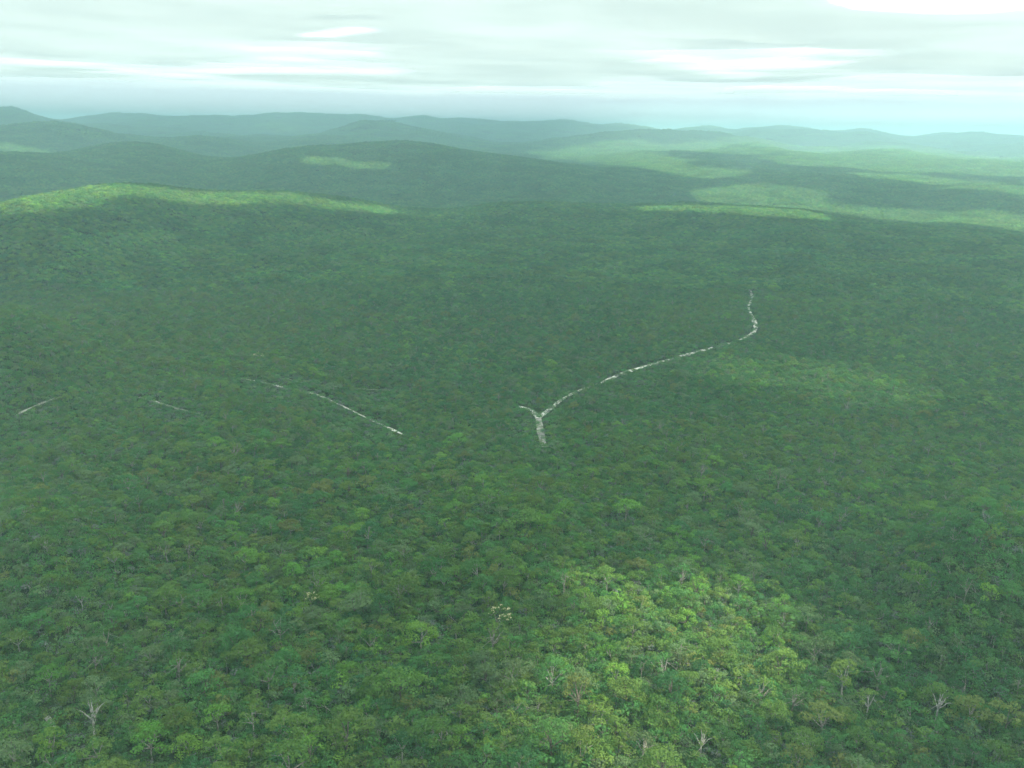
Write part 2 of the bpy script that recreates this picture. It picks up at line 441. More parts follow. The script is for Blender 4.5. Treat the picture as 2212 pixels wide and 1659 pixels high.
def tree_shape(seed, Rr=4.0, H=9.5, nl=13, lr=1.35, per=44, size=0.235, open_=0.0, wood=True, limbs=6, dome=0.42, sides=5):
    rs = np.random.RandomState(seed)
    cen, rad = [], []
    fork = H * (0.36 + 0.12 * rs.rand())
    lean = rs.normal(0, 0.35, 2)
    el = 1 + 0.35 * (rs.rand() - 0.5); ea = rs.rand() * 3.14
    for k in range(nl):
        ga = k * 2.39996 + rs.normal(0, 0.35)
        rho = Rr * math.sqrt((k + 0.4) / nl) * (0.78 + 0.35 * rs.rand())
        x, y = rho * math.cos(ga), rho * math.sin(ga)
        x2, y2 = x * math.cos(ea) - y * math.sin(ea), x * math.sin(ea) + y * math.cos(ea)
        x2 *= el
        zc = H - lr * 0.7 - dome * H * (rho / Rr) ** 2 * (0.7 + 0.6 * rs.rand()) - rs.rand() * 0.09 * H
        cen.append(np.array([x2 + lean[0], y2 + lean[1], zc])); rad.append(lr * (0.7 + 0.6 * rs.rand()))
    if open_ > 0:
        keep = rs.rand(nl) > open_; keep[:3] = True
        cen = [c for c, q in zip(cen, keep) if q]; rad = [c for c, q in zip(rad, keep) if q]
    LV, LF = leaves(rs, cen, rad, per, size)
    wd = Wood()
    if wood:
        f = np.array([lean[0] * .3, lean[1] * .3, fork])
        wd.add(tube(*limb(rs, np.array([0, 0, -0.6]), f, 0.024 * H, 0.017 * H, 0.05), sides))
        order = rs.permutation(len(cen))[:limbs]
        joints = []
        for q in order:
            mid = f + (cen[q] - f) * 0.55 + np.array([0, 0, 0.05 * H]) + rs.normal(0, 0.25, 3)
            wd.add(tube(*limb(rs, f, mid, 0.014 * H, 0.009 * H, 0.1, 3), sides))
            wd.add(tube(*limb(rs, mid, cen[q] + [0, 0, rad[q] * 0.3], 0.009 * H, 0.003 * H, 0.14, 4), sides))
            joints.append(mid)
        for q in range(len(cen)):
            if q in order or sides < 5: continue
            j = min(joints, key=lambda m: np.linalg.norm(m - cen[q]))
            wd.add(tube(*limb(rs, j, cen[q], 0.006 * H, 0.002 * H, 0.14, 3), 4))
    return (LV, LF), (np.array(wd.V).reshape(-1, 3), wd.F)
def dead_shape(seed, H=8.5, spread=3.0, n=5, thick=1.0):
    rs = np.random.RandomState(seed); wd = Wood()
    fork = np.array([rs.normal(0, .3), rs.normal(0, .3), H * (0.30 + .12 * rs.rand())])
    wd.add(tube(*limb(rs, np.array([0, 0, -0.6]), fork, 0.022 * H * thick, 0.016 * H * thick, 0.05), 6))
    for k in range(n):
        a = k * 2 * math.pi / n + rs.normal(0, .4)
        tip = np.array([math.cos(a) * spread * (0.5 + .7 * rs.rand()), math.sin(a) * spread * (0.5 + .7 * rs.rand()), H * (0.72 + 0.3 * rs.rand())])
        mid = fork + (tip - fork) * 0.5 + rs.normal(0, 0.4, 3)
        wd.add(tube(*limb(rs, fork, mid, 0.013 * H * thick, 0.008 * H * thick, .12, 3), 5))
        wd.add(tube(*limb(rs, mid, tip, 0.008 * H * thick, 0.0025 * H, .2, 4), 5))
        for _ in range(3):
            t2 = mid + (tip - mid) * rs.rand() + rs.normal(0, 0.9, 3) + [0, 0, 0.8]
            wd.add(tube(*limb(rs, mid + (tip - mid) * 0.3, t2, 0.006 * H, 0.002 * H, .2, 3), 4))
    return np.array(wd.V), wd.F

def joined(name, leafVF, woodVF, leafmat, woodmat):
    LV, LF = leafVF; WV, WF = woodVF
    V = np.concatenate([LV, WV]) if len(WV) else LV
    F = LF.tolist() + [[i + len(LV) for i in f] for f in WF]
    mi = [0] * len(LF) + [1] * len(WF)
    return mesh_obj(name, V, F, [leafmat, woodmat], link=False, midx=mi)

# near variants of a gum tree, and of a low one
BIG = [tree_shape(11, 4.2, 10.0, 15, 1.35), tree_shape(12, 4.6, 9.0, 17, 1.25, dome=.36), tree_shape(13, 3.6, 10.5, 12, 1.35, dome=.42),
       tree_shape(14, 4.3, 9.6, 13, 1.25, open_=.1, dome=.4), tree_shape(15, 3.9, 9.0, 14, 1.1, dome=.3), tree_shape(16, 4.8, 10.2, 18, 1.3, open_=.15, dome=.42),
       tree_shape(17, 3.3, 8.8, 10, 1.4, dome=.36), tree_shape(18, 4.4, 10.8, 15, 1.2, per=36, open_=.25, dome=.38)]
SMALL = [tree_shape(31, 2.3, 6.0, 7, 1.0, per=40, limbs=3, dome=.48), tree_shape(32, 2.0, 5.2, 6, 1.0, per=40, limbs=3, dome=.48),
         tree_shape(33, 2.5, 6.5, 8, .95, per=38, limbs=3, dome=.5), tree_shape(34, 1.8, 6.8, 6, .9, per=38, limbs=3, dome=.55)]

src = {}
def source_collection(name, objs):
    c = bpy.data.collections.new(name)
    for o in objs: c.objects.link(o)
    return c
near_src = []
for v, sh in enumerate(BIG + SMALL):
    for t, tn in enumerate(TN):
        near_src.append(joined('near_source_%03d' % len(near_src), sh[0], sh[1], LEAF[tn], BARKD if (v + t) % 3 == 0 else BARK))
NEARC = source_collection('near_tree_shapes', near_src)

# ------------------------------------------------------------------ scattering with geometry nodes
def scatter(name, pts, idx, rot, scl, coll):
    me = bpy.data.meshes.new(name)
    me.vertices.add(len(pts)); me.vertices.foreach_set('co', np.asarray(pts, np.float32).ravel())
    a = me.attributes.new('pick', 'INT', 'POINT'); a.data.foreach_set('value', np.asarray(idx, np.int32))
    a = me.attributes.new('turn', 'FLOAT_VECTOR', 'POINT'); a.data.foreach_set('vector', np.asarray(rot, np.float32).ravel())
    a = me.attributes.new('size', 'FLOAT_VECTOR', 'POINT'); a.data.foreach_set('vector', np.asarray(scl, np.float32).ravel())
    me.update()
    o = bpy.data.objects.new(name, me); COL.objects.link(o)
    ng = bpy.data.node_groups.new('scatter_' + name, 'GeometryNodeTree')
    ng.interface.new_socket('Geometry', in_out='INPUT', socket_type='NodeSocketGeometry')
    ng.interface.new_socket('Geometry', in_out='OUTPUT', socket_type='NodeSocketGeometry')
    n, l = ng.nodes, ng.links
    gi, go = n.new('NodeGroupInput'), n.new('NodeGroupOutput')
    ci = n.new('GeometryNodeCollectionInfo'); ci.inputs['Collection'].default_value = coll
    ci.inputs['Separate Children'].default_value = True; ci.inputs['Reset Children'].default_value = True
    ip = n.new('GeometryNodeInstanceOnPoints'); ip.inputs['Pick Instance'].default_value = True
    def attr(nm, ty):
        a = n.new('GeometryNodeInputNamedAttribute'); a.data_type = ty; a.inputs['Name'].default_value = nm
        return [s for s in a.outputs if s.enabled and s.name == 'Attribute'][0]
    e = n.new('FunctionNodeEulerToRotation')
    l.new(gi.outputs[0], ip.inputs['Points']); l.new(ci.outputs[0], ip.inputs['Instance'])
    l.new(attr('pick', 'INT'), ip.inputs['Instance Index'])
    l.new(attr('turn', 'FLOAT_VECTOR'), e.inputs[0]); l.new(e.outputs[0], ip.inputs['Rotation'])
    l.new(attr('size', 'FLOAT_VECTOR'), ip.inputs['Scale'])
    l.new(ip.outputs[0], go.inputs[0])
    md = o.modifiers.new('scatter', 'NODES'); md.node_group = ng
    o['kind'] = 'stuff'
    return o

def pick_tint(x, y, u, u2=None):
    """species drift slowly over the land"""
    a = fbm(x, y, 240, 3, 51); b = fbm(x, y, 90, 3, 77); c = fbm(x, y, 420, 2, 91)
    w = np.stack([0.30 + 0 * a, np.clip(0.26 + 2.2 * (a - .42), .10, 1), np.clip(.10 + 1.2 * (b - .5), .03, 1) * .8,
                  np.clip(.16 + 1.8 * (.52 - a), .05, 1), np.clip(.05 + .5 * (c - .5), .03, 1), 0.02 + 0 * a + np.clip(.25 * (c - .6), 0, 1)], 0)
    w = w / w.sum(0); cw = np.cumsum(w, 0)
    return np.minimum((u[None] > cw).sum(0), len(TN) - 1)

def jitter_grid(cell, r0, r1, a0, rs, jit=0.5):
    xs = np.arange(-r1 * math.sin(a0) - cell, r1 * math.sin(a0) + cell, cell)
    ys = np.arange(r0 * math.cos(a0) - cell, r1 + cell, cell)
    X, Y = np.meshgrid(xs, ys)
    X = X + (np.arange(X.shape[0]) % 2)[:, None] * cell * .5
    X = X + rs.uniform(-jit, jit, X.shape) * cell; Y = Y + rs.uniform(-jit, jit, Y.shape) * cell
    X, Y = X.ravel(), Y.ravel()
    r = np.hypot(X, Y); a = np.abs(np.arctan2(X, Y))
    k = (r > r0) & (r < r1) & (a < a0)
    return X[k], Y[k]

NEAR0, NEAR1 = 195.0, 1150.0
WEDGE = math.radians(38)
rs = np.random.RandomState(101)
# notable single trees keep a little room round them
special = []      # filled below: (x, y, radius)
def sp(px, py):
    p = hit(px, py); return p
DEAD = [(1205, 1600, 5, .55, 'short bleached broken trunk standing among green crowns below the sunlit patch'),
        (1828, 892, 2, 1.0, 'white forked dead tree on the slope to the right of the track bend'),
        (1345, 926, 4, .85, 'pale dead tree with V-shaped limbs to the right of the track junction'),
        (1060, 832, 3, .9, 'pale many-limbed dead tree above the track junction'),
        (980, 921, 1, .8, 'small white dead tree to the left of the track junction'),
        (438, 594, 4, 1.2, 'pale dead stem far off on the hillside, left one of two'),
        (598, 597, 2, 1.2, 'pale forked dead tree far off on the hillside, right one of two'),
        (1372, 862, 1, .8, 'thin pale dead tree just below the long straight stretch of white track'),
        (640, 1322, 3, .45, 'small crooked bleached snag left of the cream-blossomed tree'),
        (1205, 1360, 4, .55, 'pale curled dead limb between the blossomed tree and the sunlit patch'),
        (1500, 1385, 2, .6, 'slender bleached dead tree in the brightest part of the sunlit patch'),
        (2128, 1140, 3, .85, 'grey dead tree with spreading limbs near the right edge'),
        (1605, 1003, 1, .95, 'grey dead trunks above the yellow crown, in dark forest'),
        (405, 1500, 5, .4, 'small fallen-looking white snag in the lower left foreground')]
PALE = [(205, 1600, 7, 1.10, 'greygreen', 'tall open-crowned tree with a thick pale trunk beside the sandy clearing'),
        (1815, 1515, 3, 1.15, 'olive', 'large olive tree on two pale trunks spread in a V'),
        (1722, 1205, 5, 1.0, 'olive', 'olive tree with a fan of white limbs under its crown'),
        (2018, 1570, 7, 1.0, 'olive', 'olive tree on one pale slanting trunk near the right edge'),
        (1310, 1290, 3, 1.0, 'olive', 'olive tree with a leaning pale trunk at the top of the sunlit patch'),
        (1190, 1510, 5, 1.05, 'green', 'spreading tree with long white side limbs low in the sunlit patch'),
        (1430, 1490, 7, .95, 'green', 'tree with two curving pale stems at the right of the sunlit patch'),
        (1330, 1500, 3, .9, 'bright', 'bright tree with a thin white stem in the middle of the sunlit patch'),
        (250, 1240, 5, .8, 'olive', 'small olive tree showing a white fork in the left middle ground'),
        (1870, 1560, 7, .8, 'olive', 'olive tree with two short pale stems beside the V-trunked tree'),
        (870, 1650, 3, .8, 'dark', 'dark tree with a pale stem at the bottom edge left of centre'),
        (1510, 1650, 7, .9, 'olive', 'olive tree on a pale trunk at the bottom edge right of centre'),
        (1740, 1650, 5, .9, 'olive', 'olive tree with a grey forked stem at the bottom edge below the V-trunked tree'),
        (45, 1420, 5, .8, 'olive', 'olive tree with white forked limbs at the left edge'),
        (180, 1330, 3, .8, 'green', 'green tree on a white V fork in the lower left'),
        (550, 1600, 7, .8, 'olive', 'olive tree with a tapering pale stem right of the open-crowned tree')]
LIME = [(1350, 1130, 4, 1.15, 'bright', 'round yellow-green tree standing out above the dark forest in the centre right'),
        (1520, 1075, 1, 1.1, 'bright', 'wide bright green tree above the round yellow-green one'),
        (110, 1500, 4, .95, 'bright', 'lime green tree beside the sandy clearing at the lower left'),
        (412, 1650, 6, .95, 'bright', 'lime green tree at the bottom edge in the lower left'),
        (330, 1640, 0, .95, 'bright', 'bright green tree beside the lime one at the bottom edge'),
        (1960, 1130, 1, 1.0, 'bright', 'bright green tree in the dark forest at the right'),
        (1800, 1000, 4, 1.1, 'bright', 'bright crown on the right-hand slope below the dead forked tree'),
        (910, 1410, 0, 1.0, 'bright', 'bright green crown left of the sunlit patch')]
BLOOM = [(1075, 1365, 1, 1.0, 'tree covered in cream blossom left of the sunlit patch'),
         (672, 1318, 4, .7, 'small tree dotted with cream blossom in the left foreground'),
         (560, 782, 1, .9, 'pale blossoming tree above the left sand track')]
special_rows = []
for row in DEAD: p = sp(row[0], row[1]); special_rows.append(('dead_tree', row, p, 2.4 * row[3]))
for row in PALE: p = sp(row[0], row[1]); special_rows.append(('gum_tree', row, p, 6.4 * row[3]))
for row in LIME: p = sp(row[0], row[1] + 8); special_rows.append(('gum_tree', row, p, 6.2 * row[3]))
for row in BLOOM: p = sp(row[0], row[1] + 8); special_rows.append(('blossoming_tree', row, p, 6.2 * row[3]))
SPX = np.array([[r[2][0], r[2][1], r[3]] for r in special_rows])
def clear_of_special(X, Y, own):
    k = np.ones(len(X), bool)
    for i, (x, y, r) in enumerate(SPX):
        dx, dy = x - X, y - Y
        rr = math.hypot(x, y)
        along = (dx * x + dy * y) / rr; across = np.abs(dx * y - dy * x) / rr
        front = 8.0 if special_rows[i][0] == 'dead_tree' or i < len(DEAD) + len(PALE) else 3.0
        k &= ~((np.hypot(dx, dy) < r + own * .6) | ((across < r * .55 + own * .5) & (along > 0) & (along < front)))
    return k

# big trees
bx, by = jitter_grid(9.2, NEAR0, NEAR1, WEDGE, rs, .42)
keep = rs.rand(len(bx)) < np.clip(0.25 + 1.2 * (fbm(bx, by, 130, 3, 5) - .12), .2, .95)
bx, by = bx[keep], by[keep]
keep = clear_of_special(bx, by, 5.5) & np.array([not track_clear(x, y, 4.5, 48) for x, y in zip(bx, by)])
bx, by = bx[keep], by[keep]
def stature(X, Y):
    return np.interp(np.hypot(X, Y), [300, 620], [1.0, .74]) * (.86 + .28 * fbm(X, Y, 170, 3, 87))
bs = (0.80 + 0.98 * rs.rand(len(bx)) ** 1.7) * stature(bx, by)
bv = rs.randint(0, len(BIG), len(bx)); bt = pick_tint(bx, by, rs.rand(len(bx)))
# small trees fill between
mx_, my_ = jitter_grid(4.7, NEAR0, NEAR1, WEDGE, rs, .45)
keep = clear_of_special(mx_, my_, 2.3) & np.array([not track_clear(x, y, 2.0, 32) for x, y in zip(mx_, my_)]) & (rs.rand(len(mx_)) < .92)
mx_, my_ = mx_[keep], my_[keep]
ms = (1.0 + 0.75 * rs.rand(len(mx_))) * stature(mx_, my_)
mv = rs.randint(len(BIG), len(BIG) + len(SMALL), len(mx_)); mt = pick_tint(mx_, my_, rs.rand(len(mx_)))

# which of the big ones are objects: the 300 that show largest
def project(X, Y, Z):
    P = (np.stack([X, Y, Z - CAM_Z], -1) @ CAMR)
    return 1106 + F_PX * P[:, 0] / -P[:, 2], 829.5 - F_PX * P[:, 1] / -P[:, 2]
bz = terrain(bx, by)
bpx, bpyy = project(bx, by, bz + 7 * bs)
infr = (bpx > 8) & (bpx < 2204) & (bpyy > 0) & (bpyy < 1668)
N_SINGLE = 300 - len(PALE) - len(LIME)
score = np.where(infr, bs / np.hypot(bx, by), 0)
order = np.argsort(-score)[:N_SINGLE]
single = np.zeros(len(bx), bool); single[order] = True

r = np.random.RandomState(5)
PX = np.concatenate([bx[~single], mx_]); PY = np.concatenate([by[~single], my_]); PS = np.concatenate([bs[~single], ms])
PI_ = np.concatenate([bv[~single], mv]) * len(TN) + np.concatenate([bt[~single], mt])
PZ = terrain(PX, PY)
n = len(PX)
rot = np.stack([r.normal(0, .05, n), r.normal(0, .05, n), r.rand(n) * 6.283], -1)
scl = np.stack([PS * (0.9 + .25 * r.rand(n)), PS * (0.9 + .25 * r.rand(n)), PS * (0.85 + .3 * r.rand(n))], -1)
forest = scatter('forest', np.stack([PX, PY, PZ], -1), PI_, rot, scl, NEARC)
forest['label'] = 'dense green woodland of many smaller trees covering the near slopes'
print('near trees', n, 'single', int(single.sum()))

# ------------------------------------------------------------------ undergrowth
def patch(name, seed, size, count, rr, hh, per, leafsize, mats, wood=0, lobes=1):
    rs2 = np.random.RandomState(seed); V, F, M = [], [], []; o = 0
    g = int(math.sqrt(count)); c = size / g
    for i in range(g):
        for j in range(g):
            x = (i + .5) * c - size / 2 + rs2.uniform(-.45, .45) * c; y = (j + .5) * c - size / 2 + rs2.uniform(-.45, .45) * c
            R0 = rr[0] + (rr[1] - rr[0]) * rs2.rand() ** 1.5; h = hh[0] + (hh[1] - hh[0]) * (R0 - rr[0]) / (rr[1] - rr[0] + 1e-6) * (0.7 + .6 * rs2.rand())
            if lobes == 1: cc, ra = [np.array([x, y, h])], [R0]
            else:
                cc, ra = [], []
                for k in range(lobes):
                    a = k * 2.4 + rs2.rand(); q = R0 * .75 * math.sqrt(k / lobes)
                    cc.append(np.array([x + q * math.cos(a), y + q * math.sin(a), h - .25 * h * (q / R0) ** 2 + rs2.uniform(-.06, .06) * h])); ra.append(R0 * (.40 + .2 * rs2.rand()))
            lv, lf = leaves(rs2, cc, ra, per, leafsize, low=-.1)
            V.append(lv); F += (lf + o).tolist(); M += [rs2.choice(len(mats) - (1 if wood else 0), p=None)] * len(lf); o += len(lv)
            if wood and rs2.rand() < wood:
                tv, tf = tube([np.array([x, y, 0]), np.array([x + rs2.normal(0, .3), y + rs2.normal(0, .3), h * .9])], [.022 * h, .012 * h], 3)
                V.append(np.array(tv)); F += [[q + o for q in f] for f in tf]; M += [len(mats) - 1] * len(tf); o += len(tv)
    return mesh_obj(name, np.concatenate(V), F, mats, link=False, midx=M)
ug_m = [LEAF['green'], LEAF['dark'], LEAF['greygreen'], LEAF['olive'], LEAF['green'], LEAF['grey']]
UG = source_collection('shrub_shapes', [patch('shrubs_source_%d' % k, 200 + k, 13.0, 30, (1.0, 2.3), (1.0, 3.4), 16, .32, ug_m) for k in range(5)])
ux, uy = jitter_grid(9.2, NEAR0 - 15, NEAR1 + 30, WEDGE, rs, .2)
keep = np.array([not track_clear(x, y, 2.2, 2.5) for x, y in zip(ux, uy)])
ux, uy = ux[keep], uy[keep]
uz = terrain(ux, uy)
def slope_rot(X, Y, Z, rsx, e=12.0):
    gx_ = (terrain(X + e, Y) - terrain(X - e, Y)) / (2 * e); gy_ = (terrain(X, Y + e) - terrain(X, Y - e)) / (2 * e)
    yaw = rsx.rand(len(X)) * 6.283
    out = np.empty((len(X), 3))
    for i in range(len(X)):
        nrm = Vector((-gx_[i], -gy_[i], 1)).normalized()
        q = Vector((0, 0, 1)).rotation_difference(nrm).to_matrix() @ Matrix.Rotation(yaw[i], 3, 'Z')
        out[i] = q.to_euler('XYZ')
    return out
n = len(ux)
und = scatter('undergrowth', np.stack([ux, uy, uz], -1), rs.randint(0, 5, n), slope_rot(ux, uy, uz, rs), np.ones((n, 3)) * rs.uniform(.85, 1.2, (n, 1)), UG)
und['label'] = 'low dark scrub growing between the trunks on the forest floor'

# ------------------------------------------------------------------ far forest, built of stands of trees
fmA = [LEAF['green'], LEAF['olive'], LEAF['dark'], LEAF['green'], LEAF['bright'], LEAF['dark'], LEAF['greygreen'], LEAF['olive'], BARK]
FAR_A = source_collection('stand_shapes', [patch('stand_source_%d' % k, 300 + k, 46.0, 144, (1.8, 4.4), (3.6, 8.8), 5.0, .66, fmA, wood=.35, lobes=6) for k in range(7)])
FAR_B = source_collection('wide_stand_shapes', [patch('wide_source_%d' % k, 400 + k, 110.0, 361, (2.8, 5.6), (5, 10), 1.1, 1.8, fmA[:-1], lobes=3) for k in range(5)])
def far(name, cell, r0, r1, coll, nv, label, e):
    X, Y = jitter_grid(cell, r0, r1, math.radians(36), rs, .12)
    Z = terrain(X, Y)
    n = len(X)
    keepz = np.ones(n, bool)
    X, Y, Z = X[keepz], Y[keepz], Z[keepz]
    o = scatter(name, np.stack([X, Y, Z - .5], -1), rs.randint(0, nv, n), slope_rot(X, Y, Z, rs, e), np.ones((n, 3)) * rs.uniform(.95, 1.12, (n, 1)), coll)
    o['label'] = label
    print(name, n)
    return o
far('distant_forest', 42.0, NEAR1 + 5, 4600.0, FAR_A, 7, 'unbroken forest covering the middle hills beyond the tracks', 20)
far('horizon_forest', 100.0, 4560.0, 13500.0, FAR_B, 5, 'hazy blue-green forest on the farthest hills', 45)

# ------------------------------------------------------------------ single trees
def tag(o, label=None, cat=None, group=None):
    if label: o['label'] = label
    if cat: o['category'] = cat
    if group: o['group'] = group
crown_mesh, trunk_mesh = {}, {}
for v, sh in enumerate(BIG):
    trunk_mesh[v] = mesh_obj('trunk', sh[1][0], sh[1][1], [BARK], link=False).data
    for t in TN: crown_mesh[v, t] = mesh_obj('crown', sh[0][0], sh[0][1], [LEAF[t]], link=False).data
for o in [o for o in bpy.data.objects if o.users == 0]: bpy.data.objects.remove(o)
trunk_dark = {v: m.copy() for v, m in trunk_mesh.items()}
for m in trunk_dark.values(): m.materials[0] = BARKD
trunk_pale = {v: m.copy() for v, m in trunk_mesh.items()}
for m in trunk_pale.values(): m.materials[0] = BARKW
def add_part(name, me, root):
    o = bpy.data.objects.new(name, me); COL.objects.link(o); o.parent = root; return o
def tree_root(name, p, s, rz, tilt=(0, 0)):
    e = bpy.data.objects.new(name, None); COL.objects.link(e)
    e.empty_display_size = 1.0
    e.location = p; e.rotation_euler = (tilt[0], tilt[1], rz); e.scale = s if hasattr(s, '__len__') else (s, s, s)
    return e
WORD = {'green': 'mid-green', 'olive': 'olive', 'bright': 'bright green', 'dark': 'dark green', 'greygreen': 'grey-green', 'russet': 'yellow-brown'}
GROUP = 'gum trees of the near forest'
MARKS = [(110, 1560, 'the sandy glimpse at the lower left'), (205, 1600, 'the pale-trunked tree at the lower left'), (1075, 1365, 'the cream-blossomed tree'),
         (1500, 1360, 'the brightest sunlit crowns'), (1300, 1500, 'the low end of the sunlit patch'), (1815, 1515, 'the V-trunked olive tree'), (1205, 1600, 'the broken bleached trunk'),
         (672, 1318, 'the small blossoming tree'), (1722, 1205, 'the fan of white limbs'), (2018, 1570, 'the slanting trunk by the right edge'),
         (405, 1500, 'the small white snag'), (412, 1650, 'the lime tree on the bottom edge'), (870, 1650, 'the dark tree on the bottom edge'),
         (1510, 1650, 'the pale trunk at the bottom edge'), (45, 1420, 'the white fork at the left edge'), (640, 1500, 'the gap-free lower left slope')]
CROWN = ['round-crowned', 'broad', 'tall', 'loose-crowned', 'flat-topped', 'ragged', 'small-headed', 'open-crowned']
def place_words(px, py):
    k = min(MARKS[:-1], key=lambda m: math.hypot(m[0] - px, 1.4 * (m[1] - py)))
    dx, dy = px - k[0], py - k[1]; d = math.hypot(dx, dy)
    far_ = 'well ' if d > 190 else '' if d > 80 else 'just '
    if abs(dx) > 1.4 * abs(dy): w = 'left of' if dx < 0 else 'right of'
    else: w = 'above' if dy < 0 else 'below'
    return far_ + w + ' ' + k[2]
for i in order:
    t = TN[bt[i]]; v = bv[i]; s = bs[i]
    e = tree_root('gum_tree', (bx[i], by[i], bz[i]), (s * random.uniform(.92, 1.12), s * random.uniform(.92, 1.12), s * random.uniform(.9, 1.12)), random.uniform(0, 6.28), (random.gauss(0, .05), random.gauss(0, .05)))
    dark = (v + bt[i]) % 3 == 0
    add_part('trunk', trunk_dark[v] if dark else trunk_mesh[v], e)
    add_part('crown', crown_mesh[v, t], e)
    a = place_words(bpx[i], bpyy[i])
    size = 'Large' if s > 1.35 else 'Medium' if s > 1.1 else 'Small'
    tag(e, '%s %s %s gum tree %s' % (size, CROWN[v], WORD[t], a), 'tree', GROUP)
# notable ones
dead_me = {k: mesh_obj('dead', *dead_shape(60 + k, n=3 + k % 3), [BARKW], link=False).data for k in range(1, 6)}
for kind, row, p, rad in special_rows:
    if kind == 'dead_tree':
        e = bpy.data.objects.new('dead_tree', dead_me[row[2]]); COL.objects.link(e)
        e.location = p; s = row[3] * 1.1; e.scale = (s, s, s); e.rotation_euler = (0, 0, row[0] * .7)
        tag(e, row[4], 'dead tree', 'bleached dead trees in the forest')
    elif kind == 'gum_tree':
        e = tree_root('gum_tree', p, row[3] * 1.55, row[0] * .37)
        pale = row in PALE
        tk = add_part('trunk', (trunk_pale if pale else trunk_mesh)[row[2]], e)
        add_part('crown', crown_mesh[row[2], row[4]], e)
        tag(e, row[5], 'tree', GROUP)
    else:
        e = tree_root('blossoming_tree', p, row[3] * 1.5, row[0] * .37)
        add_part('trunk', trunk_mesh[row[2]], e); add_part('crown', crown_mesh[row[2], 'olive'], e)
        rs3 = np.random.RandomState(int(row[0]))
        cv = np.array([q.co[:] for q in crown_mesh[row[2], 'olive'].vertices])
        top = cv[cv[:, 2] > np.percentile(cv[:, 2], 45)]
        cc = top[rs3.randint(0, len(top), 26)] + [0, 0, .15]
        lv, lf = leaves(rs3, cc, [.38] * len(cc), 90, .16)
        bl = mesh_obj('blossom', lv, lf, [LEAF['cream']], parent=e)
        tag(e, row[4], 'tree', 'blossoming trees')

# grey twiggy shrubs, left middle ground
grey_me = []
for k in range(3):
    sh = tree_shape(500 + k, 2.6, 4.6, 9, 1.0, per=30, size=.16, limbs=9, dome=.4)
    grey_me.append((mesh_obj('foliage', sh[0][0], sh[0][1], [LEAF['grey']], link=False).data, mesh_obj('stems', sh[1][0], sh[1][1], [BARK], link=False).data))
GREY = [(335, 950), (362, 962), (405, 955), (418, 972), (432, 948), (150, 1030), (205, 1035), (170, 1060), (300, 1010), (520, 1030), (590, 1010), (560, 960), (60, 950), (110, 1290), (300, 945), (250, 1070)]
GW = ['at the left end of the grey clump', 'low in the left half of the grey clump', 'in the middle of the grey clump', 'lowest in the right half of the grey clump',
      'at the right end of the grey clump', 'at the top of the grey thicket near the left edge', 'at the right of the grey thicket near the left edge',
      'lowest in the grey thicket near the left edge', 'alone between the grey thicket and the grey clump', 'among green crowns, right of and below the grey clump',
      'farthest right of all the grey shrubs', 'just below the faint end of the short left track', 'at the far left edge, below the short grey track',
      'by itself in the lower left foreground', 'highest in the left half of the grey clump', 'below the gap between thicket and clump']
for k, (px, py) in enumerate(GREY):
    p = hit(px, py); s = random.uniform(.9, 1.5); w, st = grey_me[k % 3]
    e = tree_root('grey_shrub', p, s, random.uniform(0, 6))
    add_part('foliage', w, e); add_part('stems', st, e)
    tag(e, 'Grey twiggy half-bare shrub ' + GW[k], 'shrub', 'grey half-bare shrubs of the left middle ground')

# ------------------------------------------------------------------ clouds with gaps that let the sun through
CH = 950.0
def cap(pts, hw, soft, amp=1.0, dmax=20000):
    P = [hit(*p, dmax, 9.0) for p in pts]
    return (np.array(P)[:, :2], hw, soft, amp)
GAPS = [
    cap([(0, 446), (130, 420), (250, 406), (350, 414), (500, 421), (620, 426), (700, 436), (790, 443)], 36, 50, .8, 1980),
    cap([(790, 443), (1100, 444), (1420, 448)], 14, 50, .4, 2100),
    cap([(1440, 448), (1560, 451), (1700, 458)], 50, 35, 1.0, 2100),
    cap([(1580, 421), (1750, 438), (1900, 455), (2050, 472), (2212, 488), (2400, 506)], 125, 40, 1.0, 2900),
    cap([(1180, 330), (1300, 337), (1420, 352), (1530, 372)], 110, 50),
    cap([(1430, 322), (1600, 317), (1800, 324), (2000, 334), (2300, 345)], 560, 120),
    cap([(1830, 350), (2000, 360), (2300, 372)], 300, 70),
    cap([(1850, 378), (2000, 386), (2300, 402)], 160, 60),
    cap([(2090, 404), (2300, 426)], 90, 60),
    cap([(690, 347), (790, 353)], 35, 40, .9),
    cap([(570, 268), (630, 281)], 50, 260, .6),
    cap([(0, 322), (50, 326)], 80, 60, .8),
    cap([(560, 303), (760, 302)], 120, 220, .35),
    cap([(330, 522), (350, 520)], 20, 80, .35),
    cap([(1640, 790), (1760, 800), (1840, 830)], 25, 70, .5),
    cap([(1240, 1250), (1330, 1260)], 6, 16, .6),
    cap([(1440, 1330), (1530, 1410)], 16, 48, .62),
    cap([(1290, 1430), (1230, 1550), (1370, 1650)], 12, 40, .52),
    cap([(1560, 1290), (1450, 1300)], 7, 20, .7),
]
SHADES = [
    cap([(1560, 355), (1680, 365), (1790, 386)], 120, 50),
    cap([(1750, 396), (1860, 397), (1960, 398)], 80, 50),
    cap([(1880, 430), (2050, 424), (2212, 444), (2400, 455)], 95, 40),
    cap([(2040, 377), (2120, 386), (2212, 398)], 45, 50),
]
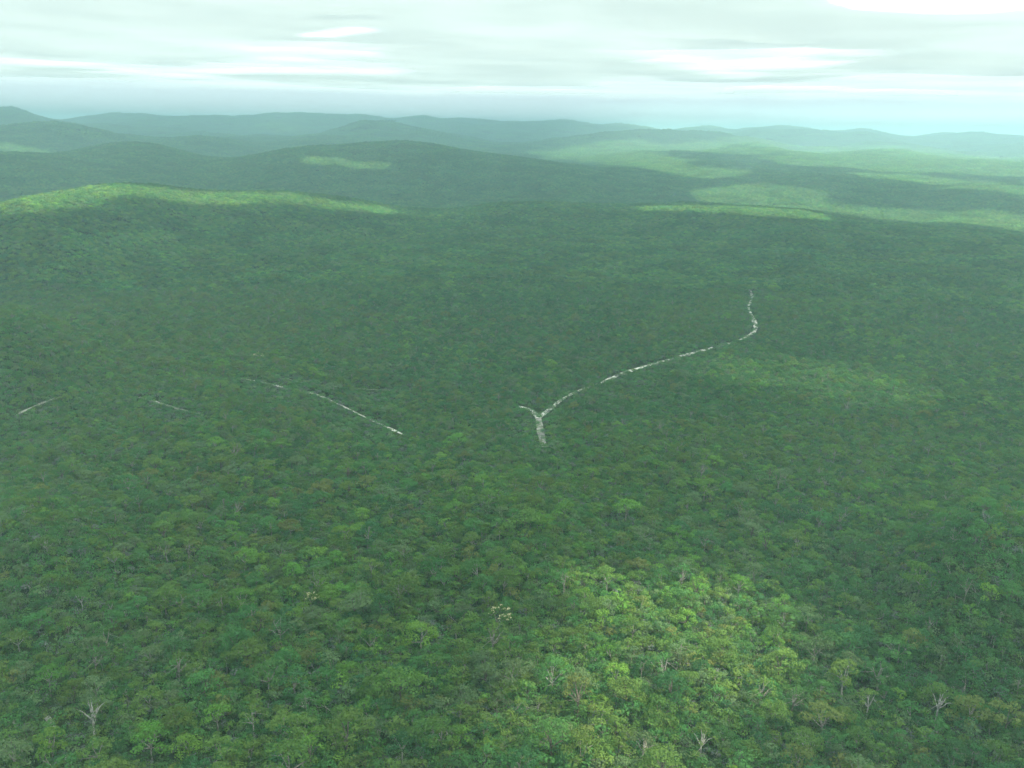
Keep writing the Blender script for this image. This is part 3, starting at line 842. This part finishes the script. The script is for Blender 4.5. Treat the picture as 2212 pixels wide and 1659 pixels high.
def seg_field(X, Y, items):
    out = np.zeros(len(X))
    for P, hw, soft, amp in items:
        d = np.full(len(X), 1e9)
        for a, b in zip(P[:-1], P[1:]):
            ab = b - a; L = (ab ** 2).sum() + 1e-9
            t = np.clip(((X - a[0]) * ab[0] + (Y - a[1]) * ab[1]) / L, 0, 1)
            d = np.minimum(d, np.hypot(X - a[0] - t * ab[0], Y - a[1] - t * ab[1]))
        u = np.clip((hw + soft - d) / soft, 0, 1)
        out = np.maximum(out, amp * u * u * (3 - 2 * u))
    return out
cR = np.concatenate([[1.0], np.linspace(20, 1500, 90)[:-1], np.exp(np.linspace(math.log(1500), math.log(30000), 300))])
cx_, cy_, cq, cna, cnr = polar(math.radians(112), 620, 60, cR)
# each surface is opened where the sun's rays to the gaps pass through it
big = fbm(cx_, cy_, 2600, 5, 211)
puff = fbm(cx_, cy_, 700, 4, 301, .45)
rise = np.clip(np.hypot(cx_, cy_) / 1500, .3, 1)
cover0 = np.clip(0.62 + 2.6 * (big - .42), 0, 1)
edge = np.clip((29000 - np.hypot(cx_, cy_)) / 19000, 0, 1)
edge = edge * edge * (3 - 2 * edge)
def layer_density(Z):
    Gx, Gy, zg = cx_, cy_, 0.0
    for _ in range(4):
        kk = (Z - zg) / SUN[2]; Gx, Gy = cx_ - SUN[0] * kk, cy_ - SUN[1] * kk
        zg = terrain(Gx, Gy)
    wx = (fbm(Gx, Gy, 160, 3, 131) - .5); wy = (fbm(Gx, Gy, 160, 3, 137) - .5)
    rG = np.hypot(Gx, Gy); wob = np.clip(rG / 22, 8, 110)
    hole = seg_field(Gx + wx * wob, Gy + wy * wob, GAPS)
    hole = hole * (1 - seg_field(Gx + wx * wob, Gy + wy * wob, SHADES))
    inwedge = (np.abs(np.arctan2(Gx, Gy)) < math.radians(40)) & (rG > 180)
    cover = np.where(inwedge & (rG < 9000), np.maximum(cover0, .82 + .18 * fbm(cx_, cy_, 500, 3, 17)), cover0)
    cover = cover * (.74 + .26 * np.clip(1.9 * (fbm(cx_, cy_, 1500, 4, 411) - .22), 0, 1))
    return cover * (1 - hole) * edge
zt = CH + 12 + cover0 * edge * (40 + 110 * puff * rise)
zb = CH - cover0 * edge * (15 + 45 * (fbm(cx_, cy_, 2200, 2, 303, .4)) * rise)
dens_t, dens_b = layer_density(zt), layer_density(zb)
def cloud_material():
    m, n, l = node_mat('cloud_vapour')
    out = n.new('ShaderNodeOutputMaterial')
    at = n.new('ShaderNodeAttribute'); at.attribute_name = 'cloud_cover'
    mr = n.new('ShaderNodeMapRange'); mr.interpolation_type = 'SMOOTHSTEP'
    mr.inputs['From Min'].default_value = 0.03; mr.inputs['From Max'].default_value = 0.72
    mr.inputs['To Max'].default_value = 0.74
    l.new(at.outputs['Fac'], mr.inputs['Value'])
    tp = n.new('ShaderNodeBsdfTransparent'); di = n.new('ShaderNodeBsdfDiffuse'); tl = n.new('ShaderNodeBsdfTranslucent')
    di.inputs['Color'].default_value = (.36, .42, .45, 1)
    dp = n.new('ShaderNodeAttribute'); dp.attribute_name = 'cloud_depth'      # deep cloud lets less light through
    dc = n.new('ShaderNodeMix'); dc.data_type = 'RGBA'
    l.new(dp.outputs['Fac'], dc.inputs['Factor'])
    dc.inputs['A'].default_value = (.435, .49, .515, 1); dc.inputs['B'].default_value = (.36, .415, .44, 1)
    l.new(dc.outputs['Result'], tl.inputs['Color'])
    m1 = n.new('ShaderNodeMixShader'); m1.inputs[0].default_value = .62
    m2 = n.new('ShaderNodeMixShader')
    l.new(di.outputs[0], m1.inputs[1]); l.new(tl.outputs[0], m1.inputs[2])
    l.new(mr.outputs[0], m2.inputs[0]); l.new(tp.outputs[0], m2.inputs[1]); l.new(m1.outputs[0], m2.inputs[2])
    l.new(m2.outputs[0], out.inputs['Surface'])
    return m
N0 = len(cx_)
CV = np.concatenate([np.stack([cx_, cy_, zt], -1), np.stack([cx_, cy_, zb], -1)])
outer = (cnr - 1) * cna + np.arange(cna); o2 = (cnr - 1) * cna + (np.arange(cna) + 1) % cna
rim = np.stack([outer, outer + N0, o2 + N0, o2], -1)
CF = np.concatenate([cq[:, ::-1], cq + N0, rim])
clouds = mesh_obj('clouds', CV, CF, [cloud_material()], smooth=True)
at = clouds.data.attributes.new('cloud_cover', 'FLOAT', 'POINT')
at.data.foreach_set('value', np.concatenate([dens_t, dens_b]).astype(np.float32))
at = clouds.data.attributes.new('cloud_depth', 'FLOAT', 'POINT')
dpt = np.clip(3.0 * (fbm(cx_, cy_, 1300, 5, 511, .5) - .33), 0, 1)
at.data.foreach_set('value', np.concatenate([dpt, dpt]).astype(np.float32))
clouds['kind'] = 'stuff'; clouds['label'] = 'broken layer of pale low cloud over the hills, with gaps letting sun through'

# ------------------------------------------------------------------ haze
top = max(float(gz.max()), CAM_Z) + 25
low = float(gz.min()) - 1.5
S = 60000.0
hv = [(x, y, z) for z in (low, top) for (x, y) in ((-S, -S), (S, -S), (S, S), (-S, S))]
hf = [[0, 3, 2, 1], [4, 5, 6, 7], [0, 1, 5, 4], [1, 2, 6, 5], [2, 3, 7, 6], [3, 0, 4, 7]]
hm, hn, hl = node_mat('haze_air')
ho = hn.new('ShaderNodeOutputMaterial'); pv = hn.new('ShaderNodeVolumePrincipled')
pv.inputs['Color'].default_value = (.56, .88, 1.0, 1)
pv.inputs['Density'].default_value = HAZE_DENSITY
pv.inputs['Anisotropy'].default_value = 0.25
hl.new(pv.outputs[0], ho.inputs['Volume'])
hm.cycles.homogeneous_volume = True
haze = mesh_obj('haze', hv, hf, [hm])
haze['kind'] = 'stuff'
print('terrain', low, top)
